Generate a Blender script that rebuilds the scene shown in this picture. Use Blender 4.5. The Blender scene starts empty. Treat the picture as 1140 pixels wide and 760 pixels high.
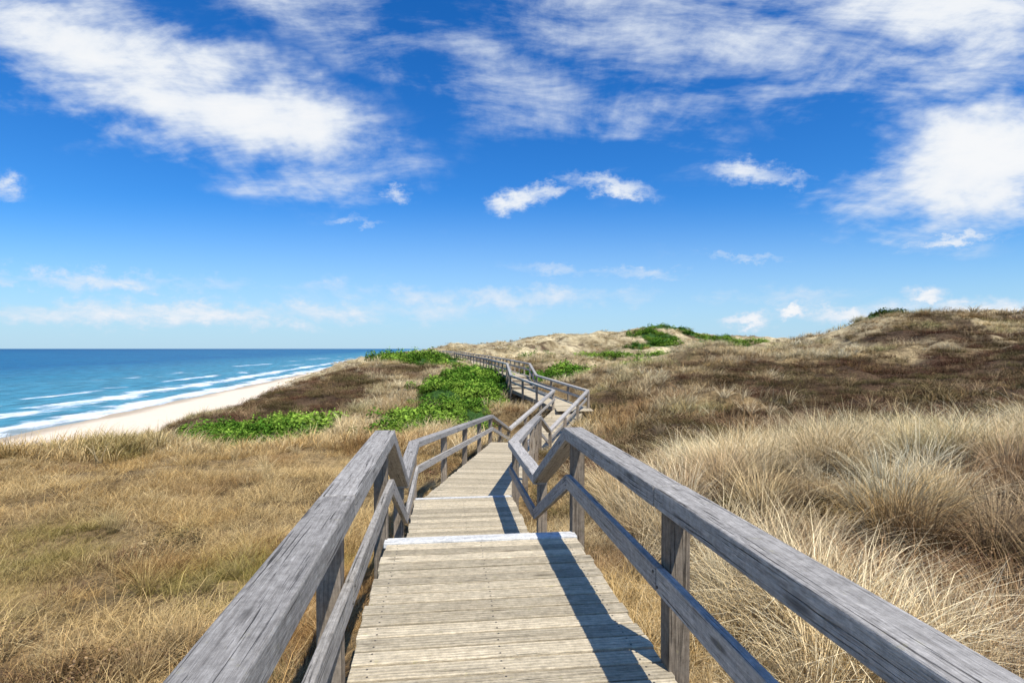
import bpy, math, random
import numpy as np
from mathutils import Vector
random.seed(3); rng=np.random.default_rng(7)
sc=bpy.context.scene
F=633.0; H=1.67; HZ=388.0
def link(o):
    sc.collection.objects.link(o); return o
# ------------------------------------------------------------------ node helpers
class NT:
    def __init__(s,nt): s.nt=nt; s.n=nt.nodes; s.l=nt.links
    def new(s,t,**k):
        x=s.n.new(t)
        for a,b in k.items(): setattr(x,a,b)
        return x
    def put(s,sock,v):
        if isinstance(v,bpy.types.NodeSocket): s.l.new(v,sock)
        elif v is not None: sock.default_value=v
    def m(s,op,a,b=None,c=None,clamp=False):
        x=s.new('ShaderNodeMath',operation=op,use_clamp=clamp)
        s.put(x.inputs[0],a)
        if b is not None: s.put(x.inputs[1],b)
        if c is not None: s.put(x.inputs[2],c)
        return x.outputs[0]
    def vm(s,op,a,b=None):
        x=s.new('ShaderNodeVectorMath',operation=op); s.put(x.inputs[0],a)
        if b is not None: s.put(x.inputs[1],b)
        return x.outputs['Value'] if op in('LENGTH','DOT_PRODUCT') else x.outputs[0]
    def mapr(s,v,a,b,c=0.,d=1.,smooth=True):
        x=s.new('ShaderNodeMapRange'); x.interpolation_type='SMOOTHSTEP' if smooth else 'LINEAR'
        s.put(x.inputs[0],v)
        for i,q in zip((1,2,3,4),(a,b,c,d)): s.put(x.inputs[i],q)
        return x.outputs[0]
    def noise(s,vec,scale=1.,detail=4.,rough=.5,dist=0.,out=0,dim='3D'):
        x=s.new('ShaderNodeTexNoise'); x.noise_dimensions=dim; s.put(x.inputs['Vector'],vec)
        x.inputs['Scale'].default_value=scale; x.inputs['Detail'].default_value=detail
        x.inputs['Roughness'].default_value=rough; x.inputs['Distortion'].default_value=dist
        return x.outputs[out]
    def mapping(s,vec,loc=(0,0,0),rot=(0,0,0),scale=(1,1,1),typ='POINT'):
        x=s.new('ShaderNodeMapping'); x.vector_type=typ; s.put(x.inputs[0],vec)
        x.inputs['Location'].default_value=loc; x.inputs['Rotation'].default_value=rot; x.inputs['Scale'].default_value=scale
        return x.outputs[0]
    def mix(s,f,a,b,bl='MIX'):
        x=s.new('ShaderNodeMix',data_type='RGBA',blend_type=bl)
        s.put(x.inputs[0],f)
        s.put(x.inputs[6],a if isinstance(a,bpy.types.NodeSocket) else (*a,1)); s.put(x.inputs[7],b if isinstance(b,bpy.types.NodeSocket) else (*b,1))
        return x.outputs[2]
    def comb(s,x,y,z):
        c=s.new('ShaderNodeCombineXYZ'); s.put(c.inputs[0],x); s.put(c.inputs[1],y); s.put(c.inputs[2],z); return c.outputs[0]
    def sep(s,v):
        c=s.new('ShaderNodeSeparateXYZ'); s.put(c.inputs[0],v); return c.outputs
    def scale(s,col,f):
        x=s.new('ShaderNodeVectorMath',operation='SCALE'); s.put(x.inputs[0],col); s.put(x.inputs[3],f); return x.outputs[0]
def mat(name):
    m=bpy.data.materials.new(name); m.use_nodes=True; t=NT(m.node_tree)
    b=m.node_tree.nodes['Principled BSDF']; return m,t,b
def attr(t,name,typ='GEOMETRY'):
    a=t.new('ShaderNodeAttribute',attribute_name=name,attribute_type=typ); return a
def bump(t,b,h,strength,dist):
    x=t.new('ShaderNodeBump'); x.inputs['Strength'].default_value=strength; x.inputs['Distance'].default_value=dist
    t.put(x.inputs['Height'],h); t.l.new(x.outputs[0],b.inputs['Normal']); return x
# ------------------------------------------------------------------ materials
def wood(name,dark,light,groove=False,lichen=0.3,crk=.0):
    m,t,b=mat(name)
    gc=attr(t,'gc').outputs['Vector']; rnd=attr(t,'rnd').outputs['Fac']
    g1=t.noise(t.mapping(gc,scale=(3.0,75,75)),1,6,.70,.8)
    g2=t.noise(t.mapping(gc,scale=(16,330,330)),1,3,.65,.3)
    st=t.noise(t.mapping(gc,scale=(2.2,9,9)),1,6,.7)
    f=t.m('ADD',t.m('MULTIPLY',g1,.65),t.m('MULTIPLY',g2,.45))
    f=t.mapr(f,.39,.68,0,1,False)
    col=t.mix(f,dark,light)
    crack=t.noise(t.mapping(gc,loc=(7,3,1),scale=(1.7,80,80)),1,4,.55,.5)
    ck=t.mapr(crack,.31+crk,.36+crk,1,0)
    col=t.mix(t.m('MULTIPLY',ck,.9),col,[c*.15 for c in dark])
    col=t.mix(t.mapr(st,.35,.70,0,.6),col,[c*.62+.01 for c in light])
    blot=t.noise(gc,22,6,.8); col=t.scale(col,t.mapr(blot,.32,.68,.66,1.25,False))
    vor=t.new('ShaderNodeTexVoronoi'); t.put(vor.inputs['Vector'],t.mapping(gc,scale=(1.3,6,6))); vor.inputs['Scale'].default_value=1.
    kn=t.mapr(vor.outputs['Distance'],.05,.14,.75,0); col=t.mix(kn,col,[c*.45 for c in dark])
    li=t.mapr(t.noise(gc,16,6,.8),.60,.67,0,lichen)
    col=t.mix(li,col,(.42,.38,.15))
    br=t.m('MULTIPLY_ADD',rnd,.5,.76)
    col=t.scale(col,br)
    t.put(b.inputs['Base Color'],col); b.inputs['Roughness'].default_value=.92
    b.inputs['Specular IOR Level'].default_value=.08
    hh=t.m('SUBTRACT',t.m('MULTIPLY',f,.6),t.m('MULTIPLY',ck,1.4))
    if groove:
        w=t.m('SINE',t.m('MULTIPLY',attr(t,'wc').outputs['Fac'],2*math.pi/.027))
        hh=t.m('ADD',hh,t.m('MULTIPLY',w,.4))
        col2=t.scale(col,t.mapr(w,-1,-.4,.80,1.0)); t.put(b.inputs['Base Color'],col2)
    bump(t,b,hh,.9,.0035)
    return m
M_rail=wood('weathered_grey_wood',(.20,.18,.155),(.62,.575,.505),lichen=.22,crk=.035)
M_post=wood('weathered_brown_wood',(.14,.105,.075),(.46,.38,.285),lichen=.28,crk=.045)
M_deck=wood('deck_wood',(.36,.285,.18),(.77,.655,.455),groove=True,lichen=.4)
M_white=wood('white_painted_nosing',(.62,.60,.55),(.86,.85,.8),lichen=.08)
m,t,b=mat('screw_steel'); b.inputs['Base Color'].default_value=(.06,.05,.04,1); b.inputs['Roughness'].default_value=.6; M_screw=m
# ------------------------------------------------------------------ box accumulator
class Acc:
    def __init__(s): s.v=[];s.f=[];s.g=[];s.r=[];s.w=[]
    def box(s,c,l,w,h,L,W,Hh,rnd=None):
        o=len(s.v); r=random.random() if rnd is None else rnd
        off=Vector((random.uniform(0,50),random.uniform(0,50),random.uniform(0,50)))
        for a,bb,cc in ((-1,-1,-1),(1,-1,-1),(1,1,-1),(-1,1,-1),(-1,-1,1),(1,-1,1),(1,1,1),(-1,1,1)):
            s.v.append(c+l*(a*L/2)+w*(bb*W/2)+h*(cc*Hh/2))
            s.g.append(off+Vector((a*L/2,bb*W/2,cc*Hh/2))); s.r.append(r); s.w.append(bb*W/2)
        for q in ((0,3,2,1),(4,5,6,7),(0,1,5,4),(1,2,6,5),(2,3,7,6),(3,0,4,7)): s.f.append([o+i for i in q])
    def beam(s,p,q,W,Hh,e0=0,e1=None,rnd=None):
        if e1 is None: e1=e0
        p=Vector(p);q=Vector(q); l=(q-p).normalized(); p=p-l*e0;q=q+l*e1
        up=Vector((0,0,1))
        w=up.cross(l).normalized(); h=l.cross(w)
        s.box((p+q)/2,l,w,h,(q-p).length,W,Hh,rnd)
    def obj(s,name,mt,bev=.006,parent=None):
        me=bpy.data.meshes.new(name); me.from_pydata(s.v,[],s.f)
        a=me.attributes.new('gc','FLOAT_VECTOR','POINT'); a.data.foreach_set('vector',np.array([list(x) for x in s.g]).ravel())
        a=me.attributes.new('rnd','FLOAT','POINT'); a.data.foreach_set('value',s.r)
        a=me.attributes.new('wc','FLOAT','POINT'); a.data.foreach_set('value',s.w)
        me.materials.append(mt); o=link(bpy.data.objects.new(name,me))
        if bev:
            md=o.modifiers.new('bevel','BEVEL'); md.width=bev; md.segments=2; md.limit_method='ANGLE'
        if parent: o.parent=parent
        return o
def discs(name,lst,rad,parent,thick=.0):
    sv=[];sf=[]
    for c,n in lst:
        a=n.orthogonal().normalized(); b_=n.cross(a); o=len(sv)
        for k in range(6): sv.append(c+(a*math.cos(k*1.0472)+b_*math.sin(k*1.0472))*rad)
        if thick:
            for k in range(6): sv.append(c+n*thick+(a*math.cos(k*1.0472)+b_*math.sin(k*1.0472))*rad*.85)
            sf.append([o+6+k for k in range(6)])
            for k in range(6): sf.append([o+k,o+(k+1)%6,o+6+(k+1)%6,o+6+k])
        else: sf.append(list(range(o,o+6)))
    me=bpy.data.meshes.new(name); me.from_pydata(sv,[],sf); me.materials.append(M_screw); o=link(bpy.data.objects.new(name,me)); o.parent=parent
def empty(name):
    e=bpy.data.objects.new(name,None); e.empty_display_size=.5; return link(e)
# ------------------------------------------------------------------ path definition
P=[((.507,-1.5,0),'flat'),((-.275,5.1,0),'stairs'),((-.5,7.0,-.85),'flat'),((-.83,9.8,-.87),'flat'),
   ((.1,20,-1.62),'stairs'),((.7,23.5,-2.6),'ramp'),((3.1,30,-1.45),'flat'),((.78,38,-1.02),'stairs'),
   ((.48,43,-.37),'flat'),((-2.1,60,-.23),'flat'),((-9.8,95,.27),'flat'),((-13.5,104,.35),'end')]
PC=[Vector(p[0]) for p in P]; HW=.83
def offset(off):
    out=[]
    for i,p in enumerate(PC):
        ds=[]
        if i>0: ds.append((PC[i]-PC[i-1]).to_2d().normalized())
        if i<len(PC)-1: ds.append((PC[i+1]-PC[i]).to_2d().normalized())
        d=sum(ds,Vector((0,0))).normalized(); n=Vector((d.y,-d.x)); k=1/max(.5,n.dot(Vector((ds[0].y,-ds[0].x))))
        out.append(Vector((p.x+n.x*off*k,p.y+n.y*off*k,p.z)))
    return out
# ------------------------------------------------------------------ terrain function
def vnoise(x,y,seed):
    xi=np.floor(x).astype(np.int64); yi=np.floor(y).astype(np.int64); fx=x-xi; fy=y-yi
    fx=fx*fx*(3-2*fx); fy=fy*fy*(3-2*fy)
    def hsh(a,b):
        n=(a*374761393+b*668265263+seed*1442695041)&0x7fffffff
        n=((n^(n>>13))*1274126177)&0x7fffffff
        return ((n^(n>>16))&0xffff)/65535.
    return (hsh(xi,yi)*(1-fx)+hsh(xi+1,yi)*fx)*(1-fy)+(hsh(xi,yi+1)*(1-fx)+hsh(xi+1,yi+1)*fx)*fy
def fbm(x,y,sz,octv=4,seed=1,g=.5):
    x=np.asarray(x,float)/sz; y=np.asarray(y,float)/sz; r=np.zeros_like(x); a=1;s=0
    for i in range(octv):
        r+=a*(vnoise(x+i*17.3,y-i*9.1,seed+i)-.5); s+=a; a*=g; x=x*2.03;y=y*2.03
    return r/s*2
def sst(a,b,x):
    t=np.clip((x-a)/(b-a),0,1); return t*t*(3-2*t)
def px(a,b,D): return ((a-570)/F*D, D, H-(b-HZ)/F*D)
C=[(-3,0,-.8),(3,-1,-.8),(-3,3,-1.0),(-3,6,-1.15),(-8,3,-1.25),(-7,9,-1.5),(-15,6,-1.4),(-13,12,-1.5),(-16,17,-1.55),(-10,17.5,-1.65),(-4.8,17,-1.85),
 (-23,16,-2.6),(-24,25,-4.2),(-30,34,-8),(-36,50,-10.5),(-45,80,-13),(-38,110,-12),(-30,80,-7),(-40,20,-9),(-55,30,-13),(-60,100,-13.5),(-70,10,-13.5),(-25,0,-3),
 px(400,500,22),px(300,510,24),px(230,505,26),px(300,490,29),px(300,468,36),px(350,442,45),px(330,430,58),px(250,457,48),px(185,482,36),px(400,410,60),px(430,403,72),px(500,395,92),
 px(470,440,38),px(450,470,29),px(520,430,42),px(540,455,30),px(500,410,60),px(300,445,50),
 px(520,390,150),px(600,380,170),px(690,370,190),px(770,369,190),px(860,384,190),px(600,402,80),px(550,396,110),px(650,408,70),px(700,423,50),px(700,394,110),px(760,402,80),px(660,447,32),px(690,462,26),px(620,398,110),px(740,383,140),px(810,388,140),px(640,392,125),px(580,398,95),px(720,402,95),
 px(870,391,60),px(920,373,62),px(980,356,62),px(1060,355,60),px(1140,358,60),px(1400,366,60),px(900,392,90),px(1000,378,90),px(1140,375,95),
 px(790,390,44),px(760,402,42),px(780,432,30),px(900,416,36),px(1000,406,38),px(1100,416,34),px(900,468,22),px(1050,468,20),px(1250,440,25),px(720,482,18),px(840,406,50),px(1140,472,18),px(870,482,17),px(1000,486,16),
 (3.6,11,-.7),(5.7,11,-.40),(8.3,11,-.22),(12,10,-.1),(16,8,-.1),(2.5,4,-.75),(4,5,-.85),(5,8,-.6),(8,5,-.55),(2.2,8,-1.0),(2,12,-1.4),(10,1,-.5),(20,3,0),(30,10,.5),(7,14.5,-1.05),(12,14.5,-.95),
 (-10,300,-1),(40,320,4),(120,300,4),(250,280,5),(120,120,4),(200,60,3),(0,700,-1),(200,900,2),(700,500,3),(500,50,2),(0,2500,-6),(1500,2000,-4),(3000,500,-4),(60,20,2.5)]
for p in PC:
    gz=-.5 if p.y<35 else -.55
    C.append((p.x,p.y,p.z+gz))
C.append((-.4,15,-1.75))
C=np.array(C,float)
def lp(x,y):
    r=np.hypot(x,y); th=np.arctan2(x,np.maximum(y,-3)+2); return np.stack([th*1.3,np.log(r+4)],-1)
CQ=lp(C[:,0],C[:,1]); cc=.03
D_=np.sqrt(((CQ[:,None]-CQ[None])**2).sum(-1)+cc**2); n_=len(C)
A=np.zeros((n_+1,n_+1)); A[:n_,:n_]=D_; A[:n_,n_]=1; A[n_,:n_]=1
A[:n_,:n_]-=np.eye(n_)*.004
Wt=np.linalg.solve(A,np.append(C[:,2],0))
def coast(y): return -96-.155*(y-109)
def pathinfo(x,y):
    bd=np.full(x.shape,1e9); bz=np.zeros(x.shape)
    for a,b in zip(PC[:-1],PC[1:]):
        dx,dy=b.x-a.x,b.y-a.y; tt=np.clip(((x-a.x)*dx+(y-a.y)*dy)/(dx*dx+dy*dy),0,1)
        d=np.hypot(x-a.x-tt*dx,y-a.y-tt*dy); z=a.z+tt*(b.z-a.z)
        k=d<bd; bd=np.where(k,d,bd); bz=np.where(k,z,bz)
    return bd,bz
def humm(x,y):
    a=1-np.abs(fbm(x,y,9,3,11))*2.4; b_=fbm(x,y,4.2,3,17)
    return a*.5+b_*.75
def hfun(x,y):
    x=np.asarray(x,float);y=np.asarray(y,float); z=np.zeros(x.shape)
    for i in range(0,len(x),20000):
        q=lp(x[i:i+20000],y[i:i+20000]); d=np.sqrt(((q[:,None]-CQ[None])**2).sum(-1)+cc**2)
        z[i:i+20000]=d@Wt[:-1]+Wt[-1]
    r=np.hypot(x,y)
    amp=sst(4,26,r)*np.where(x>2,1.45,.85)
    z=z+fbm(x,y,2.2,3,5)*.24+(humm(x,y)-.15)*.85*amp+fbm(x,y,22,4,21)*2.6*sst(30,130,r)+(1-np.abs(fbm(x,y,34,3,23))*3-.4)*1.9*sst(60,120,r)
    z=np.where(r>400,z-(r-400)*.002,z)
    s=x-coast(y)
    zb=-15+np.where(s>0,np.minimum(s*.055,2.2),s*.06)+fbm(x,y,9,3,41)*.08
    k=sst(24,52,s); z=zb*(1-k)+z*k
    bd,bz=pathinfo(x,y)
    z=np.minimum(z,bz-.3+np.maximum(0,bd-1.0)*.55+np.where(bd>6,99,0))
    return z
# ------------------------------------------------------------------ masks
GREEN=[
 (-12.6,27.5,3.2,4.6,0),(-14.0,31.5,2.8,3.2,0),(-4.6,27.5,1.5,4.0,.0),(-2.6,31,1.7,6,-.1),(-4.0,39,2.7,7,-.1),(-1.9,46,2.1,8,.1),(-3.8,52,2.3,6,0),
 (-10.5,67,4.6,5,0),(-13,76,5,6,0),(3.8,47,3.4,4.5,0),(8.4,52,3.6,5,0),(12,80,4.5,8,0),(20,88,6,7,0),(31,122,6,7,0),(44,140,9,8,0),(60,160,10,8,0),(40,168,9,9,0),(56,184,13,8,0),(4,88,3.5,5,0),(40.6,62,1.8,1.8,0),(72,178,8,6,0),(17,66,3,4,0)]
def greenmask(x,y):
    g=np.full(x.shape,-9.)
    for a,b,rx,ry,ro in GREEN:
        dx=x-a;dy=y-b; g=np.maximum(g,1-np.hypot(dx/rx,dy/ry))
    sz=np.where(y>100,1.,0.)
    n=fbm(x,y,2.2,4,61,.65)*(1-sz)+fbm(x,y,9,4,63,.6)*sz
    return sst(-.05,.06,g-.02+n*.55)
def heathmask(x,y):
    n=fbm(x,y,7,4,71,.6)
    r=np.hypot(x,y)
    base=np.full(x.shape,-.20)-.25*np.exp(-((x+9)/9)**2-((y-8)/8)**2)
    for a,b,rx,ry,w in [(4.6,4.9,2.2,1.5,.9),(6.5,3.8,2.5,1.2,.5),(24,29,15,9,1.0),(13,17.5,9,3.4,.95),(14,24,5,4,.4),(42,46,13,8,.45),(-21,44,9,12,.45),(-12,50,8,9,.4),(8,7,2.5,1.4,.6),(-15,40,8,6,.35),(-2.8,3.0,1.6,1.4,.6),(-5.5,4.6,2.6,1.5,.4),(-9,8.5,4,1.3,.5)]:
        base=base+w*np.exp(-((x-a)/rx)**2-((y-b)/ry)**2)
    return sst(-.08,.22,n*.8+base-(humm(x,y)-.15)*.34*sst(12,28,r)+fbm(x,y,1.4,3,75,.65)*.5)
# ------------------------------------------------------------------ terrain mesh
th_f=np.linspace(-62,62,430); th=np.radians(np.concatenate([th_f,np.linspace(64,296,90)]))
rr=np.concatenate([[.05,.4,.8],np.geomspace(1.2,400,450),np.geomspace(415,9000,40)])
TH,RR=np.meshgrid(th,rr); X=(RR*np.sin(TH)).ravel(); Y=(RR*np.cos(TH)).ravel()
Z=hfun(X,Y); nr,nc=TH.shape
idx=np.arange(nr*nc).reshape(nr,nc); nx=np.roll(idx,-1,1)
Fq=np.stack([idx[:-1],nx[:-1],nx[1:],idx[1:]],-1).reshape(-1,4)[:,::-1]
def fastmesh(name,V,Fa,k):
    me=bpy.data.meshes.new(name); me.vertices.add(len(V)); me.vertices.foreach_set('co',np.asarray(V,np.float32).ravel())
    me.loops.add(Fa.size); me.loops.foreach_set('vertex_index',Fa.astype(np.int32).ravel())
    me.polygons.add(len(Fa)); me.polygons.foreach_set('loop_start',np.arange(0,Fa.size,k,dtype=np.int32))
    me.update(calc_edges=True); me.validate(); return me
me=fastmesh('dune_ground',np.stack([X,Y,Z],1),Fq,4)
me.polygons.foreach_set('use_smooth',np.ones(len(me.polygons),bool))
def lerp(a,b,k): return a*(1-k)[:,None]+b*k[:,None]
g=greenmask(X,Y); hm=heathmask(X,Y); s=X-coast(Y)
n1=fbm(X,Y,4,4,81); n2=fbm(X,Y,.9,3,85)
r=np.hypot(X,Y)
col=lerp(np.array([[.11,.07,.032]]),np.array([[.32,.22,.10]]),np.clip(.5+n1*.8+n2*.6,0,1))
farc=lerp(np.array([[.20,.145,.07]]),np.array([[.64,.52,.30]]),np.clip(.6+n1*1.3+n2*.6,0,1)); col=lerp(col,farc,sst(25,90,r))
col=lerp(col,np.array([[.085,.050,.030]]),hm*.9)
col=lerp(col,np.array([[.045,.10,.02]]),g)
sd=1-sst(34,50,s+fbm(X,Y,9,3,91)*8)
sand=lerp(np.array([[.50,.40,.28]]),np.array([[.86,.71,.52]]),sst(2,9,s+fbm(X,Y,12,3,95)*4)); col=lerp(col,sand,sd)
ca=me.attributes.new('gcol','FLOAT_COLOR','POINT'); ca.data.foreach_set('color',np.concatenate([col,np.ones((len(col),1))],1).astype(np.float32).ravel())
sa=me.attributes.new('sandy','FLOAT','POINT'); sa.data.foreach_set('value',sd.astype(np.float32))
m,t,b=mat('dune_soil'); gc=attr(t,'gcol').outputs['Color']; pos=t.new('ShaderNodeNewGeometry').outputs['Position']
a1=t.noise(pos,7,5,.7); a2=t.noise(pos,1.1,6,.7); sdv=attr(t,'sandy').outputs['Fac']
f=t.m('ADD',t.mapr(a1,.3,.7,.45,1.45),t.mapr(a2,.3,.7,-.3,.3)); f=t.m('ADD',t.m('MULTIPLY',f,t.m('SUBTRACT',1,sdv)),t.m('MULTIPLY',sdv,t.mapr(a2,.3,.7,.93,1.07)))
t.put(b.inputs['Base Color'],t.scale(gc,f)); b.inputs['Roughness'].default_value=.95; b.inputs['Specular IOR Level'].default_value=.1
bump(t,b,t.m('MULTIPLY',t.m('ADD',a1,a2),t.m('SUBTRACT',1.05,sdv)),.8,.12)
me.materials.append(m); link(bpy.data.objects.new('dune_ground',me))
# ------------------------------------------------------------------ sea
ys=np.concatenate([[-3000,-500],np.linspace(0,2000,30),[5000,15000,60000]]); xs=np.array([-60000.,-15000,-4000,-1500,-700,-400,-250,-150,-60,50,1000,20000])
GX,GY=np.meshgrid(xs,ys); idx=np.arange(GX.size).reshape(GX.shape)
Fq=np.stack([idx[:-1,:-1],idx[:-1,1:],idx[1:,1:],idx[1:,:-1]],-1).reshape(-1,4)
me=fastmesh('sea',np.stack([GX.ravel(),GY.ravel(),np.full(GX.size,-15.)],1),Fq,4)
m,t,b=mat('sea_water'); pos=t.new('ShaderNodeNewGeometry').outputs['Position']; S=t.sep(pos)
cst=t.m('MULTIPLY_ADD',S[1],-.155,-96+.155*109)
sv=t.m('SUBTRACT',cst,S[0])
w1=t.noise(t.mapping(pos,scale=(.03,.012,1)),1,4,.6); sv2=t.m('ADD',sv,t.m('MULTIPLY_ADD',w1,70,-35))
sv3=t.m('ADD',sv,t.m('MULTIPLY_ADD',t.noise(t.mapping(pos,scale=(.05,.03,1)),1,5,.65),34,-17))
deep=t.mapr(sv,0,330); c=t.mix(deep,(.08,.28,.35),(.014,.12,.25))
c=t.mix(t.mapr(sv,300,4000),c,(.006,.07,.19))
pt=t.noise(t.mapping(pos,scale=(.02,.004,1)),1,5,.65); c=t.mix(t.mapr(pt,.38,.68,0,.55),c,(.03,.21,.31))
rp=t.noise(t.mapping(pos,scale=(.35,.06,1)),1,6,.75); c=t.scale(c,t.mapr(rp,.3,.7,.45,1.5))
c=t.mix(t.mapr(sv3,0,14,.6,0),c,(.42,.40,.32))
def band(s_,cen,w): 
    q=t.m('DIVIDE',t.m('SUBTRACT',s_,cen),w); return t.m('EXPONENT',t.m('MULTIPLY',t.m('MULTIPLY',q,q),-1.))
br1=t.noise(t.mapping(pos,scale=(.22,.07,1)),1,7,.75)
br2=t.noise(t.mapping(pos,loc=(5,5,0),scale=(.02,.014,1)),1,4,.6)
f1=t.m('MAXIMUM',t.m('MULTIPLY',band(sv3,5,6),1.0),t.m('MULTIPLY',band(sv3,26,7),t.mapr(br2,.3,.5,.4,.95)))
f1=t.m('MAXIMUM',f1,t.m('MULTIPLY',band(sv2,50,6),t.mapr(br2,.46,.6,0,.85)))
f1=t.m('MAXIMUM',f1,t.m('MULTIPLY',band(sv2,92,9),t.mapr(br2,.48,.62,0,.85)))
foam=t.mapr(t.m('ADD',f1,t.m('MULTIPLY_ADD',br1,2.4,-1.2)),.3,.95)
caps=t.mapr(t.noise(t.mapping(pos,scale=(.12,.03,1)),1,5,.7),.66,.78,0,.55)
foam=t.m('MAXIMUM',foam,caps)
c=t.mix(foam,c,(.80,.84,.86)); t.put(b.inputs['Base Color'],c)
t.put(b.inputs['Roughness'],t.m('MULTIPLY_ADD',foam,.4,.45)); b.inputs['IOR'].default_value=1.33; b.inputs['Specular IOR Level'].default_value=.3
bump(t,b,rp,.7,.9)
me.materials.append(m); link(bpy.data.objects.new('sea',me))
# ------------------------------------------------------------------ boardwalk
bw=empty('boardwalk'); deck=Acc(); under=Acc(); nose=Acc(); screws=[]
Zv=Vector((0,0,1))
for i in range(len(PC)-1):
    a,bp=PC[i].copy(),PC[i+1].copy(); kind=P[i][1]
    if i==3: a.z-=.15
    hd=Vector((bp.x-a.x,bp.y-a.y,0)); Lh=hd.length; hd.normalize(); wv=Vector((hd.y,-hd.x,0))
    if kind=='stairs':
        n=max(3,round(abs(bp.z-a.z)/.17)); run=Lh/n
        for k in range(n):
            zt=a.z+(bp.z-a.z)*((k+1)/n)
            for j in range(3):
                d=run*(k+(j+.5)/3); c=a+hd*d; c.z=zt-.02
                deck.box(c,wv,-hd,Zv,2*HW-.1,run/3-.008,.04)
            c=a+hd*(run*k+.02); c.z=zt-.06 if bp.z>a.z else zt+.02
            under.box(c,wv,-hd,Zv,2*HW-.14,.03,.12)
        for sg in(-1,1): under.beam(a+wv*sg*(HW-.03)+Vector((0,0,-.22)),bp+wv*sg*(HW-.03)+Vector((0,0,-.22)),.05,.26)
    else:
        pitch=.145; sl=(bp-a); L3=sl.length; dirv=sl.normalized(); up=(-dirv).cross(wv).normalized() 
        if up.z<0: up=-up
        far=a.y>35; pk=pitch if not far else pitch*2
        ext=0.0 if i==0 else .22
        nn=int((L3+ext)/pk)
        for k in range(nn+1):
            d=L3-(k+.5)*pk
            if d<-ext: break
            c=a+dirv*d-up*(.02+ (.004 if d<.15 and i>0 else 0))
            jz=random.uniform(-.004,.004)
            if (i==0 and k==0) or (i==2 and k==0): 
                nose.box(c+up*.004,wv,-dirv,up,2*HW+(.03 if i==0 else -.02),(pk-.008) if i==0 else pk-.08,.045); continue
            yaw=random.uniform(-.004,.004); w2=(wv+dirv*yaw).normalized(); l2=(dirv-wv*yaw).normalized()
            deck.box(c+up*jz+wv*random.uniform(-.012,.012),w2,-l2,up,2*HW+random.uniform(-.015,.015),pk-random.uniform(.012,.021),.04)
            if c.y<12:
                for u in(-.72,-.02,.72):
                    for v in(-.035,.035): screws.append((c+wv*(u+random.uniform(-.008,.008))+dirv*v+up*(.0215+jz),up.copy()))
        for sg in(-1,1):
            under.beam(a+wv*sg*(HW-.05)-up*.15,bp+wv*sg*(HW-.05)-up*.15,.06,.2)
        under.beam(a-up*.15,bp-up*.15,.06,.2)
for c0,sz in((PC[6],2.5),(PC[11],4.0)):
    k=int(sz/.15)
    for j in range(k):
        deck.box(Vector((c0.x+.1,c0.y-sz/2+.15*(j+.5),c0.z-.03)),Vector((1,0,0)),Vector((0,1,0)),Zv,sz*.75,.14,.04)
deck.obj('deck_planks',M_deck,.004,bw); nose.obj('step_nosing',M_white,.004,bw); under.obj('stringers',M_post,0,bw)
discs('screws',screws,.0065,bw)
def railing(sg):
    root=empty('wooden_railing')
    caps=Acc(); posts=Acc(); mids=Acc(); bolts=[]
    po=offset(sg*(HW+.05)); cap=offset(sg*(HW+.02)); mi=offset(sg*(HW-.035))
    RH=.95
    for i in range(len(PC)-1):
        a,bp=po[i],po[i+1]; L=(bp-a).length; near=a.y<21
        n=max(1,round(L/2.45)); hd=(bp-a).normalized()
        ja=Vector((0,0,RH-.055))
        e=(.05 if near else .02) if P[i][1]!='stairs' else -.02
        dz=.0015*((i%2)*2-1)
        np_=max(1,(n+1)//2)
        cuts=[0]+[min(1,2*(j+1)/n) for j in range(np_-1)]+[1]
        for j in range(np_):
            q0=cap[i].lerp(cap[i+1],cuts[j])+ja+Vector((0,0,dz)); q1=cap[i].lerp(cap[i+1],cuts[j+1])+ja+Vector((0,0,dz))
            sh=Vector((random.uniform(-.004,.004),0,random.uniform(-.002,.002))) if 0<j else Vector((0,0,0))
            caps.beam(q0+sh,q1+sh,.175,.11,e if j==0 else -.003,e if j==np_-1 else -.003)
            r0=mi[i].lerp(mi[i+1],cuts[j])+Vector((0,0,.46)); r1=mi[i].lerp(mi[i+1],cuts[j+1])+Vector((0,0,.46))
            mids.beam(r0,r1,.045,.13,-.01 if j==0 and near else -.003)
        for k in range(n+1):
            if k==n and i<len(PC)-2: continue
            p=a+(bp-a)*(k/n); 
            if k==0 and i>0: p=p+hd*.02
            gz=float(hfun(np.array([p.x]),np.array([p.y]))[0])
            h2=Vector((hd.x,hd.y,0)).normalized()
            top=p.z+RH-.11-(.0 if abs(hd.z)<.1 else .02); bot=min(gz-.3,p.z-.5)
            lean=random.uniform(-.008,.008)
            posts.box(Vector((p.x,p.y,(top+bot)/2)),Vector((lean,0,1)).normalized(),h2,Vector((0,0,1)).cross(h2),top-bot,.115,.115)
            if p.y<21:
                inn=Vector((-h2.y,h2.x,0))*sg
                m0=mi[i].lerp(mi[i+1],k/n)+Vector((0,0,.46))+inn*.0226
                for dv in (-.03,.03): bolts.append((m0+Vector((0,0,dv))+hd*.03*(1 if dv>0 else -1)+(hd*.05 if k==0 else Vector((0,0,0))),inn))
    caps.obj('handrail',M_rail,.009,root); posts.obj('posts',M_post,.006,root); mids.obj('mid_rail',M_rail,.006,root)
    discs('bolts',bolts,.009,root,.005)
railing(-1); railing(1)
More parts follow.
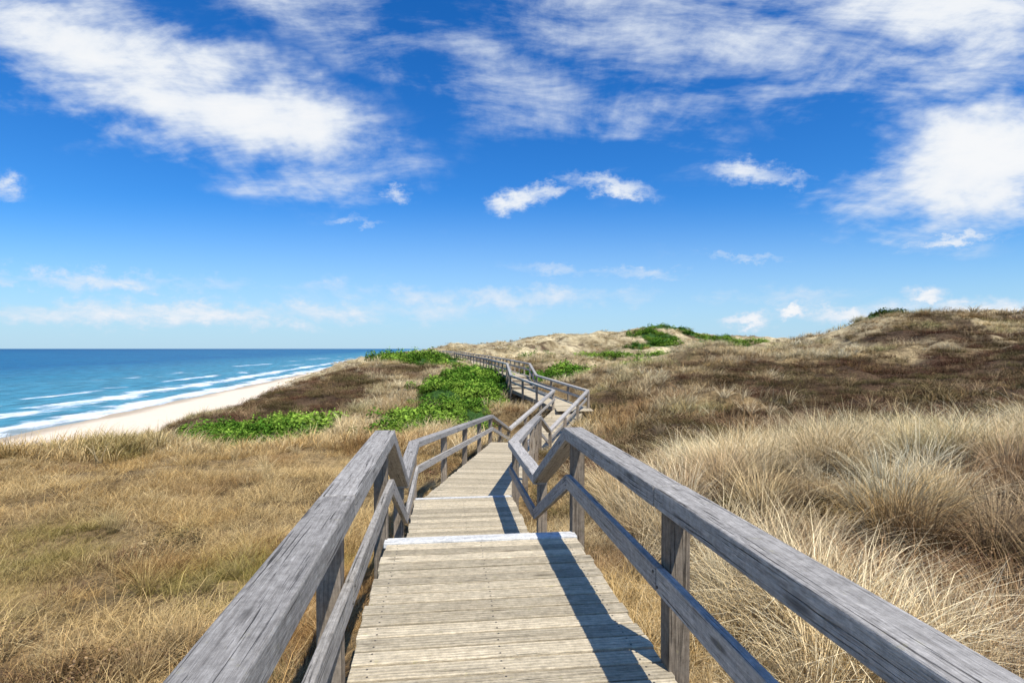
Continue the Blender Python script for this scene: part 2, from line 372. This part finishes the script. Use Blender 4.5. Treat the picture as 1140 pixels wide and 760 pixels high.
# ------------------------------------------------------------------ vegetation sources
def veg_mat(name):
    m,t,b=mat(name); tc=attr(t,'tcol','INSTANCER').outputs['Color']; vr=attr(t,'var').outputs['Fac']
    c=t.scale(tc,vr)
    t.n.remove(b); d=t.new('ShaderNodeBsdfDiffuse')
    t.put(d.inputs[0],c); t.l.new(d.outputs[0],t.n['Material Output'].inputs[0])
    return m
M_grass=veg_mat('dry_grass_blades'); M_leaf=veg_mat('green_leaves'); M_heath=veg_mat('heath_twigs')
def tuft(n,Lmin,Lmax,R,w,lean,droop,wind,seg=3,nc=None):
    base=rng.uniform(0,2*np.pi,n); br=R*np.sqrt(rng.random(n)); bx=np.cos(base)*br; by=np.sin(base)*br
    if nc:
        cx=rng.normal(0,R*.6,nc); cy=rng.normal(0,R*.6,nc); k=rng.integers(0,nc,n); bx=cx[k]+np.cos(base)*R*.16*rng.random(n); by=cy[k]+np.sin(base)*R*.16*rng.random(n)
        ls=rng.uniform(.5,1.2,nc)[k]
    else: ls=1
    ang=base+rng.normal(0,.9,n); L=rng.uniform(Lmin,Lmax,n)*ls; ln=np.abs(rng.normal(lean,lean*.6,n))
    dx=np.cos(ang)*np.sin(ln)+wind[0]; dy=np.sin(ang)*np.sin(ln)+wind[1]; dz=np.cos(ln)
    dr=droop*rng.uniform(.4,1.5,n); fa=rng.uniform(0,np.pi,n); sx=np.cos(fa)*w/2; sy=np.sin(fa)*w/2
    pts=[]
    for k in range(seg+1):
        q=k/seg; dd=dr*q*q
        x=bx+L*q*(dx*(1+dd)); y=by+L*q*(dy*(1+dd)); z=L*q*dz*(1-dd*.55)
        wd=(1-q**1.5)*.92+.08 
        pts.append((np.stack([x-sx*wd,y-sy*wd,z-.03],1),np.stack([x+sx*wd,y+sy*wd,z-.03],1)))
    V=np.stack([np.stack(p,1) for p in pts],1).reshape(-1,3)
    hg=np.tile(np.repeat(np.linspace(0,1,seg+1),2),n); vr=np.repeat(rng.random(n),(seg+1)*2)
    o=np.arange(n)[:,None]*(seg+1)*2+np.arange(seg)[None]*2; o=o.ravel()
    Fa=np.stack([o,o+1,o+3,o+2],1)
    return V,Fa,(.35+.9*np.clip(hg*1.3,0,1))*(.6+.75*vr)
def leafclump(n,R,Hh,size,lobes=1):
    u=rng.normal(size=(n,3)); u/=np.linalg.norm(u,axis=1)[:,None]; u[:,2]=np.abs(u[:,2]); rad=rng.uniform(.6,1.05,n)[:,None]
    c=u*rad*np.array([R,R,Hh])
    if lobes>1:
        k=rng.integers(0,lobes,n); lx=rng.normal(0,R*.8,lobes); ly=rng.normal(0,R*.8,lobes); lh=rng.uniform(.5,1.25,lobes); c=c*np.array([.62,.62,1.]); c[:,0]+=lx[k]; c[:,1]+=ly[k]; c[:,2]*=lh[k]
    nrm=u+rng.normal(0,.55,(n,3))+np.array([0,0,.4]); nrm/=np.linalg.norm(nrm,axis=1)[:,None]
    a=np.cross(nrm,rng.normal(size=(n,3))); a/=np.linalg.norm(a,axis=1)[:,None]; bb=np.cross(nrm,a); s_=size*rng.uniform(.6,1.3,n)[:,None]
    V=np.stack([c-a*s_,c+bb*s_*.55,c+a*s_,c-bb*s_*.55],1).reshape(-1,3); o=np.arange(n)*4
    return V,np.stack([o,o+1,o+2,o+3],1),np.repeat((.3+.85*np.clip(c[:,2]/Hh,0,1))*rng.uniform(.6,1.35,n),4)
def src(coll,name,data,mt):
    V,Fa,vr=data; me=fastmesh(name,V,Fa,4)
    a=me.attributes.new('var','FLOAT','POINT'); a.data.foreach_set('value',vr.astype(np.float32))
    me.materials.append(mt); coll.objects.link(bpy.data.objects.new(name,me))
def scatter_obj(name,coll,pos,rot,scl,tcol):
    print(name,len(pos))
    me=bpy.data.meshes.new(name); me.vertices.add(len(pos)); me.vertices.foreach_set('co',pos.astype(np.float32).ravel())
    a=me.attributes.new('rotz','FLOAT','POINT'); a.data.foreach_set('value',rot.astype(np.float32))
    a=me.attributes.new('scl','FLOAT','POINT'); a.data.foreach_set('value',scl.astype(np.float32))
    a=me.attributes.new('tcol','FLOAT_COLOR','POINT'); a.data.foreach_set('color',np.concatenate([tcol,np.ones((len(tcol),1))],1).astype(np.float32).ravel())
    o=link(bpy.data.objects.new(name,me)); md=o.modifiers.new('scatter','NODES')
    ng=bpy.data.node_groups.new(name+'_scatter','GeometryNodeTree'); md.node_group=ng
    ng.interface.new_socket('Geometry',in_out='INPUT',socket_type='NodeSocketGeometry'); ng.interface.new_socket('Geometry',in_out='OUTPUT',socket_type='NodeSocketGeometry')
    N=ng.nodes; Lk=ng.links; gi=N.new('NodeGroupInput'); go=N.new('NodeGroupOutput'); ip=N.new('GeometryNodeInstanceOnPoints')
    ci=N.new('GeometryNodeCollectionInfo'); ci.inputs['Collection'].default_value=coll; ci.inputs['Separate Children'].default_value=True; ci.inputs['Reset Children'].default_value=True
    Lk.new(gi.outputs[0],ip.inputs['Points']); Lk.new(ci.outputs[0],ip.inputs['Instance']); ip.inputs['Pick Instance'].default_value=True
    ar=N.new('GeometryNodeInputNamedAttribute'); ar.data_type='FLOAT'; ar.inputs[0].default_value='rotz'
    cx=N.new('ShaderNodeCombineXYZ'); Lk.new(ar.outputs[0],cx.inputs[2])
    e2r=N.new('FunctionNodeEulerToRotation'); Lk.new(cx.outputs[0],e2r.inputs[0]); Lk.new(e2r.outputs[0],ip.inputs['Rotation'])
    as_=N.new('GeometryNodeInputNamedAttribute'); as_.data_type='FLOAT'; as_.inputs[0].default_value='scl'; Lk.new(as_.outputs[0],ip.inputs['Scale'])
    Lk.new(ip.outputs[0],go.inputs[0]); return o
def coll(n): return bpy.data.collections.new(n)
def sample(n,D0,D1,pw,half=50):
    u=rng.random(n); e=2-pw; R=(D0**e+u*(D1**e-D0**e))**(1/e)
    a=np.radians(rng.uniform(-half,half,n)); x=R*np.sin(a); y=R*np.cos(a)
    return x,y
def landok(x,y,z,md=1.02): 
    s=x-coast(y); bd,bz=pathinfo(x,y)
    return (s>38+fbm(x,y,9,3,91)*8)&(z>-13.2)&(bd>md)
STRAW=np.array([.76,.585,.31]); GOLD=np.array([.60,.395,.15]); OLIVE=np.array([.30,.29,.08]); RUST=np.array([.36,.19,.08]); PALE=np.array([.90,.79,.52])
def grasscol(x,y,pale=0.):
    n=len(x); a=np.clip(.5+fbm(x,y,5,4,101)*1.3+rng.normal(0,.25,n),0,1); c=lerp(GOLD[None],STRAW[None],a)
    c=lerp(c,PALE[None],np.clip(rng.normal(.12+pale,.25,n),0,1))
    c=lerp(c,OLIVE[None],np.clip((fbm(x,y,2.4,3,111)-.10)*2.4+rng.normal(0,.15,n),0,.8)*(1-pale))
    c=lerp(c,RUST[None],np.clip(heathmask(x,y)*.6+np.clip(fbm(x,y,1.7,3,117)-.1,0,1)*1.8*(1-pale),0,.8))
    lf=np.clip((2-x)/4,0,1)*np.clip((30-np.hypot(x,y))/12,0,1)
    c=c*(1-lf[:,None]*np.array([[.07,.15,.30]]))
    return c*rng.uniform(.65,1.2,n)[:,None]
# near dry grass
cn=coll('dry_grass_tufts')
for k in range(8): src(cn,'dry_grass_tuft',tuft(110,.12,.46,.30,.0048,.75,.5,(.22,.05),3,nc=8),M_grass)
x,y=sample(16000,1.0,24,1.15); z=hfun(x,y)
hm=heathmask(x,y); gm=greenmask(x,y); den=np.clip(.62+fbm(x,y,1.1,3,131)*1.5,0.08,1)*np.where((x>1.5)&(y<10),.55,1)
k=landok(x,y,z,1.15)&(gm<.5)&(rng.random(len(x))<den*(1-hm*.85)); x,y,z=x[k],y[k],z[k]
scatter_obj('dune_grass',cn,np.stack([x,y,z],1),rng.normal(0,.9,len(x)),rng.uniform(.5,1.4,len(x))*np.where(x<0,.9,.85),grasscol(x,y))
# tall marram
cm=coll('marram_tufts')
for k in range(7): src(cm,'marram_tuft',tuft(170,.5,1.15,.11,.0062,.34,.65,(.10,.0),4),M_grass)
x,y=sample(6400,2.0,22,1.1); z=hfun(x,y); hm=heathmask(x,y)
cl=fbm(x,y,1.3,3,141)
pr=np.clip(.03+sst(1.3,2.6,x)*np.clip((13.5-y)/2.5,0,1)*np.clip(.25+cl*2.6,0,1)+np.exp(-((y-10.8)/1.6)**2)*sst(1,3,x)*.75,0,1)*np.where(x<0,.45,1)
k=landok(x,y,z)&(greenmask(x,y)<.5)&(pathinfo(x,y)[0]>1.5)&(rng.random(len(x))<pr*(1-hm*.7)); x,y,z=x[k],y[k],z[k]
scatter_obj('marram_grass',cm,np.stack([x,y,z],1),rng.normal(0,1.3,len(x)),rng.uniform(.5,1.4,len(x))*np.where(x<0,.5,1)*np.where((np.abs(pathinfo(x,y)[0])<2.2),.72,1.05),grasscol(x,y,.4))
# middle distance
c2=coll('mid_grass_tufts')
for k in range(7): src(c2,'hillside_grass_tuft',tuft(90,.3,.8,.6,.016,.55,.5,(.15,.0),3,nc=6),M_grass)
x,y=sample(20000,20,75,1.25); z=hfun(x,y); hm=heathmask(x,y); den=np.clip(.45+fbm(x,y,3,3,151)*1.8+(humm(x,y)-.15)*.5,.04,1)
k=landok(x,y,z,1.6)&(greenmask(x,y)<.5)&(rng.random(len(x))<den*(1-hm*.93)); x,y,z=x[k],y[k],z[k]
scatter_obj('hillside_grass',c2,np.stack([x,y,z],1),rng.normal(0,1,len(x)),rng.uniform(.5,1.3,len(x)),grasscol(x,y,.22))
c3=coll('far_grass_tufts')
for k in range(5): src(c3,'distant_grass_tuft',tuft(80,.4,.95,1.7,.055,.55,.4,(.15,.0),2,nc=7),M_grass)
x,y=sample(10000,70,330,1.4,48); z=hfun(x,y); den=np.clip(.5+fbm(x,y,7,3,161)*1.7,.05,1)
k=landok(x,y,z,2.5)&(greenmask(x,y)<.5)&(rng.random(len(x))<den*(1-heathmask(x,y)*.6)); x,y,z=x[k],y[k],z[k]
scatter_obj('distant_grass',c3,np.stack([x,y,z],1),rng.normal(0,1,len(x)),rng.uniform(.6,1.4,len(x)),grasscol(x,y,.35))
# heath
ch=coll('heath_clumps')
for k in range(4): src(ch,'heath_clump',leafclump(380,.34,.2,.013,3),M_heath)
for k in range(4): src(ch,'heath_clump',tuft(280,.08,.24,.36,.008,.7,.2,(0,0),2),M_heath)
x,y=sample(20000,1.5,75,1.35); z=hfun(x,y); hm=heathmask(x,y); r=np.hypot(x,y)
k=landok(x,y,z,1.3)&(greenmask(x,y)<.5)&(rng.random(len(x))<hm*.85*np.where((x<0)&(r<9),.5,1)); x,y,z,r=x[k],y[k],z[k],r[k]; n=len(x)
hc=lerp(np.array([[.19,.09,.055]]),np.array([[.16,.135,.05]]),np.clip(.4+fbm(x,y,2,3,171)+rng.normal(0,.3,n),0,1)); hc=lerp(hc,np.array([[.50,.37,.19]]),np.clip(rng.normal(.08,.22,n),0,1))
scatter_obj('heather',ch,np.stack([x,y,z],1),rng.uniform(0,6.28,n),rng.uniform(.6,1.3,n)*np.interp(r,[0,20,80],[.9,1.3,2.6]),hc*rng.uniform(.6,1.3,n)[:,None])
# green rose shrubs
cg=coll('shrub_clumps')
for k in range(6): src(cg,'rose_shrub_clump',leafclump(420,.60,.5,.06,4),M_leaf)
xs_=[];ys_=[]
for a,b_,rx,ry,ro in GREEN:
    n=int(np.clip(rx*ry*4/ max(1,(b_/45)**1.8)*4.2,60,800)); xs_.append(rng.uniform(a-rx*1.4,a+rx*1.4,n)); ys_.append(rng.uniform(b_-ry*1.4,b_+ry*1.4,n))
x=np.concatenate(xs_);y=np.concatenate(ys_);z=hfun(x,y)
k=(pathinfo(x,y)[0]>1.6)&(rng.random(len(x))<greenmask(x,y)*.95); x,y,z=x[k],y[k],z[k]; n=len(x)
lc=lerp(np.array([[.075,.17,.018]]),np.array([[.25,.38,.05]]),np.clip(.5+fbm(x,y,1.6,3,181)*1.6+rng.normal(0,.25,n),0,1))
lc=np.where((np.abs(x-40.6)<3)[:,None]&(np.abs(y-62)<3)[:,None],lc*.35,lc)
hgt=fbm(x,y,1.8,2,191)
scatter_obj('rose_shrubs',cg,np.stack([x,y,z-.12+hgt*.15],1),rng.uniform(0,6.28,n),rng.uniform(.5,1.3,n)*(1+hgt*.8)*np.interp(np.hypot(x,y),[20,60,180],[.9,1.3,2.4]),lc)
# ------------------------------------------------------------------ sun + sky
sd=Vector((.34,-.52,.95)).normalized()
sl=bpy.data.lights.new('sun','SUN'); sl.energy=5.0; sl.angle=math.radians(.5); sl.color=(1,.955,.87)
so=link(bpy.data.objects.new('sun',sl)); so.rotation_euler=(-sd).to_track_quat('-Z','Y').to_euler()
w=bpy.data.worlds.new('World'); sc.world=w; w.use_nodes=True; t=NT(w.node_tree); bg=t.n['Background']; out=t.n['World Output']
try: w.cycles.sampling_method='MANUAL'; w.cycles.sample_map_resolution=256
except Exception as e: print(e)
sky=t.new('ShaderNodeTexSky'); sky.sky_type='NISHITA'; sky.sun_disc=False; sky.sun_elevation=math.asin(sd.z); sky.sun_rotation=math.atan2(sd.x,sd.y)
sky.air_density=1.0; sky.dust_density=.3; sky.ozone_density=2.5
hs=t.new('ShaderNodeHueSaturation'); hs.inputs['Saturation'].default_value=1.38; t.l.new(sky.outputs[0],hs.inputs['Color'])
skc=t.mix(1.,hs.outputs[0],(.60,1.0,1.36),'MULTIPLY')
t.l.new(skc,bg.inputs[0]); bg.inputs[1].default_value=.115
d=t.new('ShaderNodeTexCoord').outputs['Generated']; S=t.sep(d)
yy=t.m('MAXIMUM',S[1],.08); u=t.m('DIVIDE',S[0],yy); v=t.m('DIVIDE',S[2],yy); UV=t.comb(u,v,0)
wn=t.noise(t.mapping(UV,scale=(5,7,1)),1,4,.65,0,1,'2D')
wv=t.scale(t.vm('SUBTRACT',wn,(.5,.5,.5)),.14); UVw=t.vm('ADD',UV,wv)
wn2=t.noise(t.mapping(UV,scale=(22,34,1)),1,4,.65,0,1,'2D')
UVs=t.vm('ADD',UV,t.scale(t.vm('SUBTRACT',wn2,(.5,.5,.5)),.055))
masks=[(150,80,250,60,22,1.3),(285,135,105,44,20,1.5),(40,40,130,70,10,.75),(500,70,260,60,22,.50),(400,10,170,45,8,.55),(650,120,170,40,18,.50),(900,50,270,70,6,1.1),(1110,180,150,60,-14,1.75),(1040,10,260,66,0,1.3),(960,215,120,24,-10,.6),(780,110,100,35,-24,.55),
 (574,224,34,12,-14,1.25),(605,212,30,8,-5,.8),(680,205,50,10,10,.9),(840,193,46,14,6,1.0),(880,200,34,10,0,.9),(825,287,58,7,5,.95),(1060,267,58,7,-5,1.05),(440,215,17,9,20,1.0),(5,215,24,15,20,.9),(420,246,50,6,0,.6),
 (90,312,280,13,2,.95),(240,348,320,14,0,.95),(620,330,340,13,0,.75),(700,305,120,8,3,.65),(828,355,26,10,0,1.5),(880,350,14,7,0,1.5),(1035,329,24,11,0,1.5),(1090,346,130,15,0,1.2),(950,352,90,10,0,1.1)]
tot=None
for cx,cy,A_,B_,an,wt in masks:
    q=t.mapping(UVw if B_>20 else UVs,loc=((cx-570)/F,(HZ-cy)/F,0),rot=(0,0,-math.radians(an)),scale=(A_/F,B_/F,1),typ='TEXTURE')
    l2=t.vm('DOT_PRODUCT',q,q); g=t.m('MULTIPLY',t.m('EXPONENT',t.m('MULTIPLY',l2,-.85)),wt)
    tot=g if tot is None else t.m('MAXIMUM',tot,g)
zc=t.m('ADD',t.m('MAXIMUM',S[2],0.),.15); PV=t.comb(t.m('DIVIDE',S[0],zc),t.m('DIVIDE',S[1],zc),0)
na=t.noise(t.mapping(PV,rot=(0,0,.85),scale=(2.3,.62,1)),1,8,.6,.2,0,'2D')
nb=t.noise(t.mapping(UV,rot=(0,0,.4),scale=(3.8,13,1)),1,9,.64,.2,0,'2D')
nz=t.m('ADD',t.m('MULTIPLY',na,.42),t.m('MULTIPLY',nb,.58))
nz=t.m('MULTIPLY',t.m('SUBTRACT',nz,.5),3.4)
front=t.mapr(S[1],.05,.3); tot=t.m('ADD',t.m('MULTIPLY',tot,front),t.m('MULTIPLY',t.m('SUBTRACT',1,front),.35))
dens=t.m('ADD',tot,nz)
al=t.mapr(dens,.15,1.35,0,.97)
al=t.m('MULTIPLY',al,t.mapr(tot,.03,.4))
veil=t.mapr(v,-.03,.28,.82,0)
cb=t.new('ShaderNodeBackground')
t.put(cb.inputs[0],t.mix(t.mapr(dens,.5,1.8),(.74,.83,.95),(.98,.99,1.0))); cb.inputs[1].default_value=.97
hb=t.new('ShaderNodeBackground'); hb.inputs[0].default_value=(.52,.73,.95,1); hb.inputs[1].default_value=.95
m1=t.new('ShaderNodeMixShader'); t.put(m1.inputs[0],veil); t.l.new(bg.outputs[0],m1.inputs[1]); t.l.new(hb.outputs[0],m1.inputs[2])
m2=t.new('ShaderNodeMixShader'); t.put(m2.inputs[0],al); t.l.new(m1.outputs[0],m2.inputs[1]); t.l.new(cb.outputs[0],m2.inputs[2])
t.l.new(m2.outputs[0],out.inputs[0])
# ------------------------------------------------------------------ camera
cd=bpy.data.cameras.new('camera'); cd.lens=20; cd.sensor_width=36; cd.shift_y=8/1140; cd.clip_start=.05; cd.clip_end=120000
co=link(bpy.data.objects.new('camera',cd)); co.location=(0,0,H); co.rotation_euler=(math.radians(90),0,0); sc.camera=co
sc.view_settings.view_transform='Standard'; sc.view_settings.look='None'; sc.view_settings.exposure=0
